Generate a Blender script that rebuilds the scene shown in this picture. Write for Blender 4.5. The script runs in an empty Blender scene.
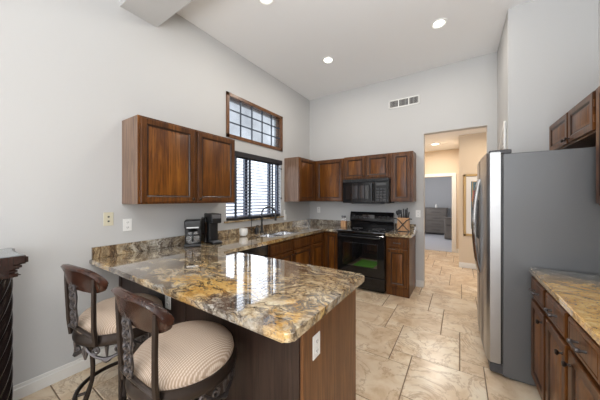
import bpy, bmesh, math, random
from mathutils import Vector, Matrix, noise as mnoise
from math import sin, cos, pi, radians, atan, atan2, sqrt
random.seed(4)
S = bpy.context.scene
COL = S.collection
# ------------------------------------------------------------------ camera
F_PX = 243.3
cam_d = bpy.data.cameras.new('camera')
cam_d.sensor_width = 36.0
cam_d.lens = 36.0 * F_PX / 600.0
cam_d.shift_y = -1.0 / 600.0
cam_d.clip_start = 0.02
cam = bpy.data.objects.new('camera', cam_d)
cam.location = (0, 0, 1.43)
cam.rotation_euler = (radians(90), 0, atan(160 / F_PX))
COL.objects.link(cam)
S.camera = cam
# ------------------------------------------------------------------ world, exposure
W = bpy.data.worlds.new('world'); S.world = W; W.use_nodes = True
wb = W.node_tree.nodes['Background']
wb.inputs[0].default_value = (0.88, 0.92, 1.0, 1)
wb.inputs[1].default_value = 3.2
S.view_settings.view_transform = 'Standard'
S.view_settings.look = 'None'
S.view_settings.gamma = 1
S.view_settings.use_curve_mapping = False
S.view_settings.exposure = -0.02
S.cycles.use_denoising = True
S.cycles.max_bounces = 10
S.cycles.diffuse_bounces = 6
S.cycles.glossy_bounces = 4
S.cycles.transparent_max_bounces = 12
S.cycles.sample_clamp_indirect = 6
def area(name, loc, rot, sx, sy, power, col=(1, 1, 1), shape='RECTANGLE', spread=None):
    d = bpy.data.lights.new(name, 'AREA'); d.shape = shape; d.size = sx
    if shape == 'RECTANGLE': d.size_y = sy
    d.energy = power; d.color = col
    if spread: d.spread = radians(spread)
    o = bpy.data.objects.new(name, d); o.location = loc
    o.rotation_euler = [radians(a) for a in rot]; COL.objects.link(o); return o
area('patio_daylight', (-0.7, -3.85, 1.5), (90, 0, 0), 3.0, 2.2, 30, (.96, .98, 1.0))
area('side_window_daylight', (1.03, -1.0, 1.75), (0, 90, 0), 1.2, 1.5, 36, (.96, .98, 1.0))
area('great_room_fill', (-0.8, -1.6, 3.42), (0, 0, 0), 3.0, 2.6, 22, (.95, .975, 1.0))  # big soft overhead fill, added behind the camera to flatten the lighting
area('ceiling_fill', (.35, -1.3, 1.3), (150, 0, -2), 1.4, 1.0, 84, (0.92, 0.96, 1.0), spread=115)  # unseen fill aimed upward, added to brighten the ceiling and upper walls
area('kitchen_window_daylight', (-2.72, 2.8, 1.65), (0, -90, 0), 0.9, 1.15, 22, (0.85, 0.93, 1.0))
area('bedroom_daylight', (-2.0, 9.6, 1.6), (0, -90, 0), 1.6, 1.6, 45, (0.96, 0.97, 1.0))

# ------------------------------------------------------------------ material helpers
def mat(name, base=(.5, .5, .5), rough=.5, metal=0, **kw):
    m = bpy.data.materials.new(name); m.use_nodes = True
    b = m.node_tree.nodes['Principled BSDF']
    b.inputs['Base Color'].default_value = (*base, 1)
    b.inputs['Roughness'].default_value = rough
    b.inputs['Metallic'].default_value = metal
    for k, v in kw.items():
        b.inputs[k].default_value = v
    return m
class NT:
    def __init__(s, m): s.m = m; s.t = m.node_tree; s.b = s.t.nodes['Principled BSDF']
    def n(s, typ, **kw):
        x = s.t.nodes.new(typ)
        for k, v in kw.items():
            if k.startswith('_'): setattr(x, k[1:], v)
            else:
                key = int(k[1:]) if k[0] == 'i' and k[1:].isdigit() else k.replace('__', ' ')
                if hasattr(v, 'is_linked'): s.t.links.new(v, x.inputs[key])
                else: x.inputs[key].default_value = v
        return x
    def l(s, a, b): s.t.links.new(a, b)
    def obj(s, scale=(1, 1, 1), loc=(0, 0, 0), rot=(0, 0, 0)):
        c = s.n('ShaderNodeNewGeometry').outputs['Position']
        mp = s.n('ShaderNodeMapping'); s.l(c, mp.inputs[0])
        mp.inputs['Scale'].default_value = scale; mp.inputs['Location'].default_value = loc
        mp.inputs['Rotation'].default_value = rot
        return mp.outputs[0]
    def noise(s, vec, scale, detail=4, rough=.55, dist=0.0):
        x = s.n('ShaderNodeTexNoise'); s.l(vec, x.inputs['Vector'])
        x.inputs['Scale'].default_value = scale; x.inputs['Detail'].default_value = detail
        x.inputs['Roughness'].default_value = rough; x.inputs['Distortion'].default_value = dist
        return x
    def ramp(s, fac, stops, interp='LINEAR'):
        r = s.n('ShaderNodeValToRGB'); s.l(fac, r.inputs[0]); e = r.color_ramp.elements
        r.color_ramp.interpolation = interp
        while len(e) < len(stops): e.new(0.5)
        for q, (p, c) in zip(e, stops):
            q.position = p; q.color = (*c, 1) if not isinstance(c, (int, float)) else (c, c, c, 1)
        return r.outputs[0]
    def mix(s, fac, a, b, mode='MIX'):
        x = s.n('ShaderNodeMix', _data_type='RGBA', _blend_type=mode)
        for v, i in ((fac, 0), (a, 6), (b, 7)):
            if hasattr(v, 'is_linked'): s.l(v, x.inputs[i])
            elif i == 0: x.inputs[0].default_value = v
            else: x.inputs[i].default_value = (*v, 1)
        return x.outputs[2]
    def math(s, op, a, b=0.0):
        x = s.n('ShaderNodeMath', _operation=op)
        for v, i in ((a, 0), (b, 1)):
            if hasattr(v, 'is_linked'): s.l(v, x.inputs[i])
            else: x.inputs[i].default_value = v
        return x.outputs[0]
    def color(s, c): s.l(c, s.b.inputs['Base Color'])
    def bump(s, h, strength=.2, dist=.01):
        x = s.n('ShaderNodeBump'); s.l(h, x.inputs['Height'])
        x.inputs['Strength'].default_value = strength; x.inputs['Distance'].default_value = dist
        s.l(x.outputs[0], s.b.inputs['Normal'])

def wall_mat(name, col, bump=.08):
    m = mat(name, col, .65); k = NT(m); v = k.obj()
    n = k.noise(v, 60, 3); k.bump(n.outputs[0], bump, .004)
    k.color(k.mix(k.math('MULTIPLY', k.noise(v, 1.3, 2).outputs[0], .25), col, tuple(c * .94 for c in col)))
    return m
def wood_mat(name, dark, mid, light, scale=1.0, rough=.33, rot=(0, 0, 0)):
    m = mat(name, mid, rough); k = NT(m)
    v = k.obj((9 * scale, 9 * scale, .8 * scale), rot=rot)
    n1 = k.noise(v, 1.6, 6, .62, .8); n2 = k.noise(k.obj((55, 55, 2.4), rot=rot), 1.5, 3, .6)
    n3 = k.noise(k.obj(), 2.3, 2)
    c = k.ramp(n1.outputs[0], [(.30, dark), (.5, mid), (.72, light)])
    c = k.mix(k.ramp(n2.outputs[0], [(.36, .62), (.5, 0)]), c, tuple(x * .45 for x in dark))
    c = k.mix(k.ramp(n3.outputs[0], [(.38, .45), (.62, 0)]), c, dark)
    k.color(c); k.bump(n2.outputs[0], .12, .002)
    m.node_tree.nodes['Principled BSDF'].inputs['Coat Weight'].default_value = .1
    m.node_tree.nodes['Principled BSDF'].inputs['Coat Roughness'].default_value = .15; m.node_tree.nodes['Principled BSDF'].inputs['Specular IOR Level'].default_value = .35
    return m
def granite_mat():
    m = mat('granite', (.5, .4, .25), .07); k = NT(m)
    P0 = k.obj()
    w = k.noise(P0, 2.2, 3, .55)
    warp = k.n('ShaderNodeVectorMath', _operation='SCALE'); k.l(w.outputs['Color'], warp.inputs[0]); warp.inputs['Scale'].default_value = .55
    add = k.n('ShaderNodeVectorMath', _operation='ADD'); k.l(P0, add.inputs[0]); k.l(warp.outputs[0], add.inputs[1]); V = add.outputs[0]
    mp = k.n('ShaderNodeMapping'); k.l(V, mp.inputs[0]); mp.inputs['Rotation'].default_value = (0, 0, .45); mp.inputs['Scale'].default_value = (.7, 1.6, 1)
    V2 = mp.outputs[0]
    cream = (.66, .56, .40)
    fine = k.noise(V2, 11, 9, .72)
    base = k.ramp(fine.outputs[0], [(.30, (.10, .06, .03)), (.41, (.33, .23, .12)), (.53, (.58, .46, .29)), (.74, (.78, .70, .52))])
    # brown / taupe flows
    b1 = k.noise(V2, 3.0, 7, .66)
    base = k.mix(k.ramp(b1.outputs[0], [(.48, 0), (.58, .85)]), base, k.ramp(fine.outputs[0], [(.35, (.05, .028, .016)), (.62, (.22, .13, .06)), (.75, (.38, .29, .18))]))
    # gold patches : natural colour bands of the slab, seen at the front edge, the outer corner and the wall end
    g = k.noise(V2, 2.1, 6, .6)
    goldn = k.ramp(g.outputs[0], [(.60, 0), (.68, .7)])
    def blob(c, r, amp):
        d = k.n('ShaderNodeVectorMath', _operation='DISTANCE'); k.l(P0, d.inputs[0]); d.inputs[1].default_value = (*c, .9)
        q = k.math('ADD', d.outputs['Value'], k.math('MULTIPLY', k.math('SUBTRACT', k.noise(P0, 9, 5, .65).outputs[0], .5), .55))
        return k.math('MULTIPLY', k.ramp(q, [(r * .55, 1), (r * 1.15, 0)]), amp)
    rg = blob((.8, 1.55), .95, 1); rg2 = k.math('SUBTRACT', 1.0, rg)
    gm = goldn
    for c, r, a in (((-1.18, .93), .24, 1), ((-1.46, .92), .15, .9), ((-.66, .82), .10, 1), ((-.62, .98), .09, .9), ((.8, 1.55), .95, 1), ((.65, 2.1), .28, 1), ((.6, 1.3), .45, 1), ((.95, 1.6), .4, 1), ((-1.9, 2.3), .3, .6)):
        gm = k.math('MAXIMUM', gm, blob(c, r, a))
    gold = k.ramp(fine.outputs[0], [(.30, (.20, .095, .03)), (.42, (.50, .27, .07)), (.57, (.70, .46, .16)), (.74, (.84, .68, .40))])
    base = k.mix(gm, base, gold)
    # grey-blue mineral zones with black crackle
    gr = k.noise(V2, 2.6, 5, .6); gr.inputs['Vector'].default_value = (0, 0, 0)
    mp3 = k.n('ShaderNodeMapping'); k.l(V2, mp3.inputs[0]); mp3.inputs['Location'].default_value = (7.3, 2.1, 3)
    k.l(mp3.outputs[0], gr.inputs['Vector'])
    grm = k.math('MULTIPLY', k.ramp(gr.outputs[0], [(.56, 0), (.64, .9)]), rg2)
    for c, r, a in (((-.95, .80), .16, .9), ((-.72, .78), .08, .8), ((-2.1, .8), .2, .6), ((.68, 2.48), .25, 1), ((.95, 2.42), .36, 1), ((.5, 2.52), .1, .9), ((-2.66, 1.3), .3, .7), ((-2.2, 4.4), .5, .7)):
        grm = k.math('MAXIMUM', grm, blob(c, r, a))
    greyc = k.ramp(fine.outputs[0], [(.36, (.022, .02, .018)), (.47, (.17, .16, .145)), (.58, (.40, .39, .36)), (.72, (.62, .61, .58))])
    base = k.mix(grm, base, greyc)
    # dark veins
    vn = k.noise(V2, 4.2, 6, .62)
    ab = k.math('ABSOLUTE', k.math('SUBTRACT', vn.outputs[0], .5))
    base = k.mix(k.math('MULTIPLY', k.ramp(ab, [(.0, .85), (.010, .6), (.028, 0)]), k.math('SUBTRACT', 1.0, k.math('MULTIPLY', rg, .7))), base, (.05, .028, .018))
    jt = k.n('ShaderNodeVectorMath', _operation='SCALE'); k.l(k.noise(P0, 7, 5, .65).outputs['Color'], jt.inputs[0]); jt.inputs['Scale'].default_value = .16
    ja = k.n('ShaderNodeVectorMath', _operation='ADD'); k.l(V, ja.inputs[0]); k.l(jt.outputs[0], ja.inputs[1])
    vo = k.n('ShaderNodeTexVoronoi', _feature='DISTANCE_TO_EDGE'); k.l(ja.outputs[0], vo.inputs['Vector']); vo.inputs['Scale'].default_value = 19
    msk = k.ramp(k.noise(V2, 3.3, 3).outputs[0], [(.44, 0), (.56, .9)])
    msk = k.math('MULTIPLY', msk, rg2); msk = k.math('MULTIPLY', msk, k.math('SUBTRACT', 1.0, k.math('MULTIPLY', gm, .75)))
    base = k.mix(k.math('MULTIPLY', k.ramp(vo.outputs['Distance'], [(.03, .9), (.13, 0)]), msk), base, (.07, .045, .03))
    sp = k.noise(P0, 90, 2, .5)
    base = k.mix(k.ramp(sp.outputs[0], [(.33, .55), (.40, 0)]), base, (.05, .04, .03))
    k.color(base)
    k.b.inputs['IOR'].default_value = 1.7
    k.b.inputs['Coat Weight'].default_value = 1.0; k.b.inputs['Coat Roughness'].default_value = .02
    return m
def tile_mat():
    m = mat('travertine', (.6, .5, .38), .28); k = NT(m)
    a = k.n('ShaderNodeAttribute'); a.attribute_name = 'tile'
    P0 = k.obj()
    off = k.n('ShaderNodeVectorMath', _operation='SCALE'); k.l(a.outputs['Color'], off.inputs[0]); off.inputs['Scale'].default_value = 30
    ad = k.n('ShaderNodeVectorMath', _operation='ADD'); k.l(P0, ad.inputs[0]); k.l(off.outputs[0], ad.inputs[1])
    n1 = k.noise(ad.outputs[0], 4.5, 7, .62, .6)
    n2 = k.noise(ad.outputs[0], 2.2, 3, .5)
    c = k.ramp(n1.outputs[0], [(.30, (.50, .35, .21)), (.43, (.66, .51, .345)), (.53, (.76, .635, .47)), (.70, (.83, .745, .60))])
    ab = k.math('ABSOLUTE', k.math('SUBTRACT', k.noise(ad.outputs[0], 3.2, 6, .66, .9).outputs[0], .5))
    c = k.mix(k.ramp(ab, [(0, .75), (.03, 0)]), c, (.36, .23, .13))
    c = k.mix(k.ramp(n2.outputs[0], [(.35, .35), (.6, 0)]), c, (.48, .34, .22))
    sep = k.n('ShaderNodeSeparateColor'); k.l(a.outputs['Color'], sep.inputs[0])
    c = k.mix(k.math('MULTIPLY', sep.outputs[2], .35), c, (.50, .36, .24))
    k.color(c); k.bump(n1.outputs[0], .15, .003)
    return m
def fabric_mat(name, a, b, sc):
    m = mat(name, a, .85); k = NT(m)
    tc = k.n('ShaderNodeTexCoord').outputs['Object']
    w = k.n('ShaderNodeTexWave'); k.l(tc, w.inputs['Vector']); w.inputs['Scale'].default_value = sc; w.inputs['Distortion'].default_value = .3
    w.bands_direction = 'X'
    w2 = k.n('ShaderNodeTexWave'); k.l(tc, w2.inputs['Vector']); w2.inputs['Scale'].default_value = sc * .9; w2.bands_direction = 'Y'
    f = k.math('MULTIPLY', w.outputs['Fac'], k.math('ADD', k.math('MULTIPLY', w2.outputs['Fac'], .5), .5))
    k.color(k.mix(k.ramp(f, [(.2, 0), (.65, 1)]), b, a)); k.bump(f, .12, .002)
    return m
M = {}
M['wall'] = wall_mat('wall_paint', (.535, .535, .53))
M['ceil'] = wall_mat('ceiling_paint', (.84, .845, .85), .05)
M['hall'] = wall_mat('hall_paint', (.64, .53, .40))
M['bed'] = wall_mat('bedroom_paint', (.47, .475, .49))
M['trim'] = mat('white_trim', (.74, .73, .70), .4)
M['wood'] = wood_mat('stained_wood', (.06, .018, .004), (.17, .057, .008), (.31, .12, .018))
M['woodf'] = wood_mat('stained_frame_wood', (.045, .015, .004), (.13, .044, .008), (.23, .085, .015))
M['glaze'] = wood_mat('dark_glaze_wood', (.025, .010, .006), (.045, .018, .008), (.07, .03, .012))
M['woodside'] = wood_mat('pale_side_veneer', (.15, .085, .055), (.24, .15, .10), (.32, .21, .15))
M['island'] = wood_mat('island_veneer', (.13, .052, .016), (.20, .085, .028), (.26, .12, .045), rough=.45)
M['shadedwood'] = wood_mat('dark_shaded_veneer', (.022, .012, .009), (.040, .022, .016), (.06, .034, .024), rough=.45)  # bar-front veneer: darker finish plus overhang shade put into the colour
M['winwood'] = wood_mat('window_wood', (.10, .04, .015), (.18, .075, .026), (.25, .11, .045))
M['granite'] = granite_mat()
M['tile'] = tile_mat()
M['grout'] = mat('grout', (.22, .16, .11), .9)
M['black'] = mat('black_enamel', (.008, .008, .009), .09)
M['blackglass'] = mat('black_glass', (.006, .006, .007), .03, IOR=1.9)
M['ovenglass'] = mat('oven_glass', (.006, .006, .007), .03, IOR=2.4)
M['blackplastic'] = mat('black_plastic', (.010, .010, .011), .4)
M['greyplastic'] = mat('grey_plastic', (.10, .10, .105), .4)
M['steel'] = mat('stainless_steel', (.46, .46, .46), .34, 1)
k = NT(M['steel']); kn = k.noise(k.obj((2, 2, 160)), 3, 2); k.l(k.ramp(kn.outputs[0], [(.3, .30), (.7, .42)]), k.b.inputs['Roughness'])
M['chrome'] = mat('chrome', (.8, .8, .8), .1, 1)
M['sinksteel'] = mat('sink_steel', (.6, .6, .61), .25, 1)
M['fside'] = mat('fridge_side_paint', (.15, .155, .16), .42, .35)
k = NT(M['fside']); k.bump(k.noise(k.obj(), 300, 2).outputs[0], .15, .001)
M['darkgrey'] = mat('dark_grey', (.05, .05, .055), .5)
M['bronze'] = mat('oil_rubbed_bronze', (.035, .025, .02), .35, .6)
M['pewter'] = mat('dark_pewter', (.11, .10, .10), .38, .85)
M['white'] = mat('white_plastic', (.82, .82, .80), .35)
M['almond'] = mat('almond_plastic', (.62, .58, .44), .4)
M['slat'] = mat('blind_slat', (.10, .10, .135), .5)
M['valance'] = mat('blind_valance', (.02, .018, .022), .5)
M['winframe'] = mat('dark_window_frame', (.04, .055, .08), .4)
M['marble'] = mat('grey_marble', (.22, .235, .24), .12)
M['crest'] = wood_mat('mahogany', (.018, .007, .005), (.045, .016, .009), (.09, .033, .017), .7, .24)
M['darkmahog'] = wood_mat('dark_mahogany', (.012, .006, .005), (.03, .012, .008), (.055, .022, .014), .7, .2)
M['seat'] = fabric_mat('seat_fabric', (.54, .44, .35), (.33, .24, .175), 36)
M['glassclear'] = mat('clear_glass', (1, 1, 1), .02, Alpha=.22)
M['green'] = mat('green_rug', (.25, .75, .08), .9)
M['oakblock'] = mat('pale_wood', (.50, .27, .12), .5)
k = NT(M['oakblock']); k.color(k.ramp(k.noise(k.obj((20, 20, 3)), 2, 4).outputs[0], [(.3, (.36, .17, .07)), (.7, (.60, .36, .18))]))
M['dresser'] = mat('grey_brown_furniture', (.17, .15, .135), .5)
M['carpet'] = mat('carpet', (.42, .42, .45), .95)
M['mattboard'] = mat('mat_board', (.75, .73, .70), .7)
M['gold'] = mat('antique_gold', (.45, .30, .13), .4, .6)
M['lamp'] = mat('lamp_lens', (1, 1, 1), .5); b = M['lamp'].node_tree.nodes['Principled BSDF']
b.inputs['Emission Color'].default_value = (1, .95, .86, 1); b.inputs['Emission Strength'].default_value = 6
def glass_mat(name, tint, wavy=False):
    m = bpy.data.materials.new(name); m.use_nodes = True; t = m.node_tree; t.nodes.clear()
    o = t.nodes.new('ShaderNodeOutputMaterial'); tr = t.nodes.new('ShaderNodeBsdfTransparent'); g = t.nodes.new('ShaderNodeBsdfGlossy')
    mx = t.nodes.new('ShaderNodeMixShader'); mx.inputs[0].default_value = .06; g.inputs['Roughness'].default_value = .05
    tr.inputs[0].default_value = (*tint, 1)
    if wavy:
        n = t.nodes.new('ShaderNodeTexNoise'); n.inputs['Scale'].default_value = 2.2; tc = t.nodes.new('ShaderNodeTexCoord')
        t.links.new(tc.outputs['Object'], n.inputs['Vector'])
        r = t.nodes.new('ShaderNodeValToRGB'); r.color_ramp.elements[0].position = .35; r.color_ramp.elements[1].position = .65
        r.color_ramp.elements[0].color = (*[x * .78 for x in tint], 1); r.color_ramp.elements[1].color = (*tint, 1)
        t.links.new(n.outputs[0], r.inputs[0]); t.links.new(r.outputs[0], tr.inputs[0])
    t.links.new(tr.outputs[0], mx.inputs[1]); t.links.new(g.outputs[0], mx.inputs[2]); t.links.new(mx.outputs[0], o.inputs[0]); return m
M['pane'] = glass_mat('window_glass', (.86, .88, .90))
M['frost'] = glass_mat('frosted_glass', (.56, .575, .585), True)

# ------------------------------------------------------------------ geometry helpers
def B(): return bmesh.new()
def box(bm, x0, x1, y0, y1, z0, z1, bev=0.0, mi=0, seg=1, mtx=None):
    r = bmesh.ops.create_cube(bm, size=1.0)
    vs = r['verts']
    mt = Matrix.Translation(((x0 + x1) / 2, (y0 + y1) / 2, (z0 + z1) / 2)) @ Matrix.Diagonal((abs(x1 - x0), abs(y1 - y0), abs(z1 - z0), 1))
    bmesh.ops.transform(bm, matrix=mt, verts=vs)
    fs = list({f for v in vs for f in v.link_faces})
    for f in fs: f.material_index = mi
    if bev > 0:
        es = list({e for v in vs for e in v.link_edges})
        rr = bmesh.ops.bevel(bm, geom=es, offset=bev, segments=seg, affect='EDGES', profile=.6)
        for f in rr['faces']: f.material_index = mi
        vs = list({v for f in rr['faces'] for v in f.verts} | {v for v in vs if v.is_valid})
    if mtx is not None:
        vv = list({v for v in vs if v.is_valid})
        bmesh.ops.transform(bm, matrix=mtx, verts=vv)
    return vs
def tube(bm, pts, r, n=8, closed=False, mi=0, flat=1.0):
    pts = [Vector(p) for p in pts]; N = len(pts)
    rs = r if isinstance(r, (list, tuple)) else [r] * N
    rings = []; prev = None
    for i, p in enumerate(pts):
        if closed: t = pts[(i + 1) % N] - pts[i - 1]
        else: t = pts[min(i + 1, N - 1)] - pts[max(i - 1, 0)]
        t.normalize()
        if prev is None:
            a = Vector((0, 0, 1)) if abs(t.z) < .9 else Vector((1, 0, 0))
            u = t.cross(a).normalized()
        else:
            u = prev - t * prev.dot(t)
            u = u.normalized() if u.length > 1e-6 else t.orthogonal().normalized()
        prev = u; v = t.cross(u)
        rings.append([bm.verts.new(p + (u * cos(2 * pi * j / n) + v * sin(2 * pi * j / n) * flat) * rs[i]) for j in range(n)])
    K = N if closed else N - 1
    for i in range(K):
        a, b_ = rings[i], rings[(i + 1) % N]
        for j in range(n):
            f = bm.faces.new((a[j], a[(j + 1) % n], b_[(j + 1) % n], b_[j])); f.material_index = mi
    if not closed:
        f = bm.faces.new(rings[0][::-1]); f.material_index = mi
        f = bm.faces.new(rings[-1]); f.material_index = mi
def lathe(bm, prof, c=(0, 0, 0), n=32, mi=0, sx=1, sy=1):
    rings = []
    for r, z in prof:
        if r < 1e-5: rings.append([bm.verts.new((c[0], c[1], c[2] + z))])
        else: rings.append([bm.verts.new((c[0] + r * sx * cos(2 * pi * j / n), c[1] + r * sy * sin(2 * pi * j / n), c[2] + z)) for j in range(n)])
    for a, b_ in zip(rings, rings[1:]):
        for j in range(n):
            k2 = (j + 1) % n
            if len(a) == 1 and len(b_) > 1: f = bm.faces.new((a[0], b_[k2], b_[j]))
            elif len(b_) == 1 and len(a) > 1: f = bm.faces.new((a[j], a[k2], b_[0]))
            elif len(a) > 1: f = bm.faces.new((a[j], a[k2], b_[k2], b_[j]))
            else: continue
            f.material_index = mi
def prism(bm, pts, z0, z1, mi=0, bev=0):
    lo = [bm.verts.new((x, y, z0)) for x, y in pts]; hi = [bm.verts.new((x, y, z1)) for x, y in pts]
    n = len(pts); fs = [bm.faces.new(lo[::-1]), bm.faces.new(hi)]
    for i in range(n): fs.append(bm.faces.new((lo[i], lo[(i + 1) % n], hi[(i + 1) % n], hi[i])))
    for f in fs: f.material_index = mi
    if bev:
        es = [e for e in fs[1].edges] + [e for e in fs[0].edges]
        bmesh.ops.bevel(bm, geom=es, offset=bev, segments=3, affect='EDGES')
    return fs
def frameM(o, U, Wd):
    """local (u, v, w) -> world, v is up"""
    U = Vector(U); Wd = Vector(Wd); V = Vector((0, 0, 1))
    m = Matrix(((U.x, V.x, Wd.x, o[0]), (U.y, V.y, Wd.y, o[1]), (U.z, V.z, Wd.z, o[2]), (0, 0, 0, 1)))
    return m
def root_loc(o):
    while o.parent: o = o.parent
    return o.location
def link(name, bm, mats, parent=None, ang=35, local=False, origin=True):
    bmesh.ops.recalc_face_normals(bm, faces=bm.faces[:])
    loc = Vector((0, 0, 0))
    if parent is not None:
        if not local: bmesh.ops.translate(bm, vec=-root_loc(parent), verts=bm.verts[:])
    elif origin:
        xs = [v.co for v in bm.verts]
        loc = Vector(((min(v.x for v in xs) + max(v.x for v in xs)) / 2, (min(v.y for v in xs) + max(v.y for v in xs)) / 2, min(v.z for v in xs)))
        bmesh.ops.translate(bm, vec=-loc, verts=bm.verts[:])
    me = bpy.data.meshes.new(name); bm.to_mesh(me); bm.free()
    for m in (mats if isinstance(mats, (list, tuple)) else [mats]): me.materials.append(M[m] if isinstance(m, str) else m)
    me.polygons.foreach_set('use_smooth', [True] * len(me.polygons)); me.set_sharp_from_angle(angle=radians(ang))
    o = bpy.data.objects.new(name, me); COL.objects.link(o)
    if parent is not None: o.parent = parent
    else: o.location = loc
    return o
def tag(o, label, cat, group=None, kind=None):
    o['label'] = label; o['category'] = cat
    if group: o['group'] = group
    if kind: o['kind'] = kind
    return o
def thing(name, loc, label, cat, group=None, rz=0):
    o = bpy.data.objects.new(name, None); o.empty_display_size = .1; COL.objects.link(o)
    o.location = loc; o.rotation_euler = (0, 0, rz); return tag(o, label, cat, group)
def struct(name, bm, mats, label, cat='wall', parent=None):
    o = link(name, bm, mats, parent)
    if parent is None: tag(o, label, cat, kind='structure')
    return o
def copy_tree(o, parent=None):
    c = o.copy(); COL.objects.link(c)
    if parent is not None: c.parent = parent
    for ch in list(o.children): copy_tree(ch, c)
    return c
def raised_door(bm, mtx, w, h, t=.02, stile=.055, mi_f=0, mi_g=1, mi_p=2):
    """rectangular raised-panel front, local u,v from 0, outward w"""
    rings = [(0, 0, mi_f), (0, t - .004, mi_f), (.004, t, mi_f), (stile - .006, t, mi_f), (stile, t - .003, mi_g), (stile + .008, t - .010, mi_g), (stile + .014, t - .010, mi_g), (stile + .034, t - .003, mi_p)]
    vr = []
    for ins, d, _ in rings:
        vr.append([bm.verts.new(mtx @ Vector(p)) for p in ((ins, ins, d), (w - ins, ins, d), (w - ins, h - ins, d), (ins, h - ins, d))])
    for i in range(len(vr) - 1):
        a, b_ = vr[i], vr[i + 1]
        for j in range(4):
            f = bm.faces.new((a[j], a[(j + 1) % 4], b_[(j + 1) % 4], b_[j])); f.material_index = rings[i + 1][2] if i >= 3 else mi_f
    f = bm.faces.new(vr[-1]); f.material_index = mi_p
    f = bm.faces.new(vr[0][::-1]); f.material_index = mi_f
def flat_front(bm, mtx, w, h, t=.02, mi=0):
    rings = [(0, 0), (0, t - .006), (.006, t), (.018, t), (.022, t - .003), (.026, t)]
    vr = [[bm.verts.new(mtx @ Vector(p)) for p in ((i, i, d), (w - i, i, d), (w - i, h - i, d), (i, h - i, d))] for i, d in rings]
    for a, b_ in zip(vr, vr[1:]):
        for j in range(4):
            f = bm.faces.new((a[j], a[(j + 1) % 4], b_[(j + 1) % 4], b_[j])); f.material_index = mi
    f = bm.faces.new(vr[-1]); f.material_index = mi; f = bm.faces.new(vr[0][::-1]); f.material_index = mi
WM = ['woodf', 'glaze', 'wood']
def knob(parent, mtx, u, v, w=.02):
    bm = B(); lathe(bm, [(0, 0), (.007, 0), (.005, .012), (.013, .018), (.015, .024), (.010, .030), (0, .031)], n=14)
    # lathe axis z -> outward w
    bmesh.ops.transform(bm, matrix=mtx @ Matrix.Translation((u, v, w)), verts=bm.verts[:])
    return link('knob', bm, 'bronze', parent)
def pull(parent, mtx, u, v, w=.02, L=.10):
    bm = B()
    tube(bm, [(-L / 2, 0, .026), (0, 0, .03), (L / 2, 0, .026)], .0055, 8)
    for s in (-1, 1):
        tube(bm, [(s * L * .42, 0, 0), (s * L * .42, 0, .026)], .006, 8)
        lathe(bm, [(0, .018), (.009, .018), (.011, .026), (.009, .034), (0, .036)], (s * L * .42, 0, 0), 10)
    bmesh.ops.transform(bm, matrix=mtx @ Matrix.Translation((u, v, w)), verts=bm.verts[:])
    return link('pull_handle', bm, 'pewter', parent)
def hinges(bm, mtx, u, hs, w):
    for v in hs: box(bm, u - .006, u + .006, v - .025, v + .025, w - .004, w + .003, .001, mtx=mtx)

# ------------------------------------------------------------------ floor (travertine, pinwheel layout)
def clip_rect(bm, x0, x1, y0, y1):
    for co, no in (((x0, 0, 0), (-1, 0, 0)), ((x1, 0, 0), (1, 0, 0)), ((0, y0, 0), (0, -1, 0)), ((0, y1, 0), (0, 1, 0))):
        bmesh.ops.bisect_plane(bm, geom=bm.verts[:] + bm.edges[:] + bm.faces[:], plane_co=co, plane_no=no, clear_outer=True)
fb = B(); lay = fb.loops.layers.float_color.new('tile')
L_, s_, g_ = .533, .170, .0075
ox, oy = -1.068, 2.255
def tile(x, y, w):
    if x > 1.2 or x + w < -2.75 or y > 7.9 or y + w < -4.1: return
    c = (random.random(), random.random(), random.random() ** 2, 1)
    h = g_ / 2; e = .003
    r0 = [fb.verts.new(p) for p in ((x + h, y + h, -.004), (x + w - h, y + h, -.004), (x + w - h, y + w - h, -.004), (x + h, y + w - h, -.004))]
    r1 = [fb.verts.new(p) for p in ((x + h + e, y + h + e, 0), (x + w - h - e, y + h + e, 0), (x + w - h - e, y + w - h - e, 0), (x + h + e, y + w - h - e, 0))]
    fs = [fb.faces.new(r1)] + [fb.faces.new((r0[i], r0[(i + 1) % 4], r1[(i + 1) % 4], r1[i])) for i in range(4)]
    for f in fs:
        for lp in f.loops: lp[lay] = c
for i in range(-16, 17):
    for j in range(-16, 17):
        x = ox + i * L_ - j * s_; y = oy + i * s_ + j * L_
        tile(x, y, L_); tile(x + L_, y, s_)
clip_rect(fb, -2.64, 1.09, -4.0, 7.7)
box(fb, -2.66, 1.11, -4.02, 7.72, -.06, -.004, mi=1)
struct('floor', fb, ['tile', 'grout'], 'travertine tile floor in a pinwheel layout', 'floor')

# ------------------------------------------------------------------ walls
def holed_wall(bm, ax, a0, a1, p0, p1, z0, z1, holes):
    """ax='y': wall spans y in a0..a1, thickness x in p0..p1 ; holes (a,b,zl,zh)"""
    cuts = sorted({a0, a1, *[h[0] for h in holes], *[h[1] for h in holes]})
    for c0, c1 in zip(cuts, cuts[1:]):
        hs = sorted([(h[2], h[3]) for h in holes if h[0] <= c0 + 1e-6 and h[1] >= c1 - 1e-6])
        z = z0
        for hl, hh in hs + [(z1, z1)]:
            if hl > z + 1e-6:
                if ax == 'y': box(bm, p0, p1, c0, c1, z, hl)
                else: box(bm, c0, c1, p0, p1, z, hl)
            z = max(z, hh)
CZ = 3.5; HZ = 2.765; BY = 4.38; LX = -2.64; RX = 1.09
bm = B(); holed_wall(bm, 'y', -4.1, BY + .12, LX - .14, LX, 0, CZ, [(2.20, 3.40, 1.13, 2.09), (2.24, 3.39, 2.32, 2.84)])
struct('wall_left', bm, 'wall', 'tall off-white wall with the sink window')
bm = B(); holed_wall(bm, 'x', LX, 0.437, BY, BY + .12, 0, CZ, [(-.488, .326, 0, 2.485)])
struct('wall_back', bm, 'wall', 'off-white wall behind the stove with a passage opening')
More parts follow.
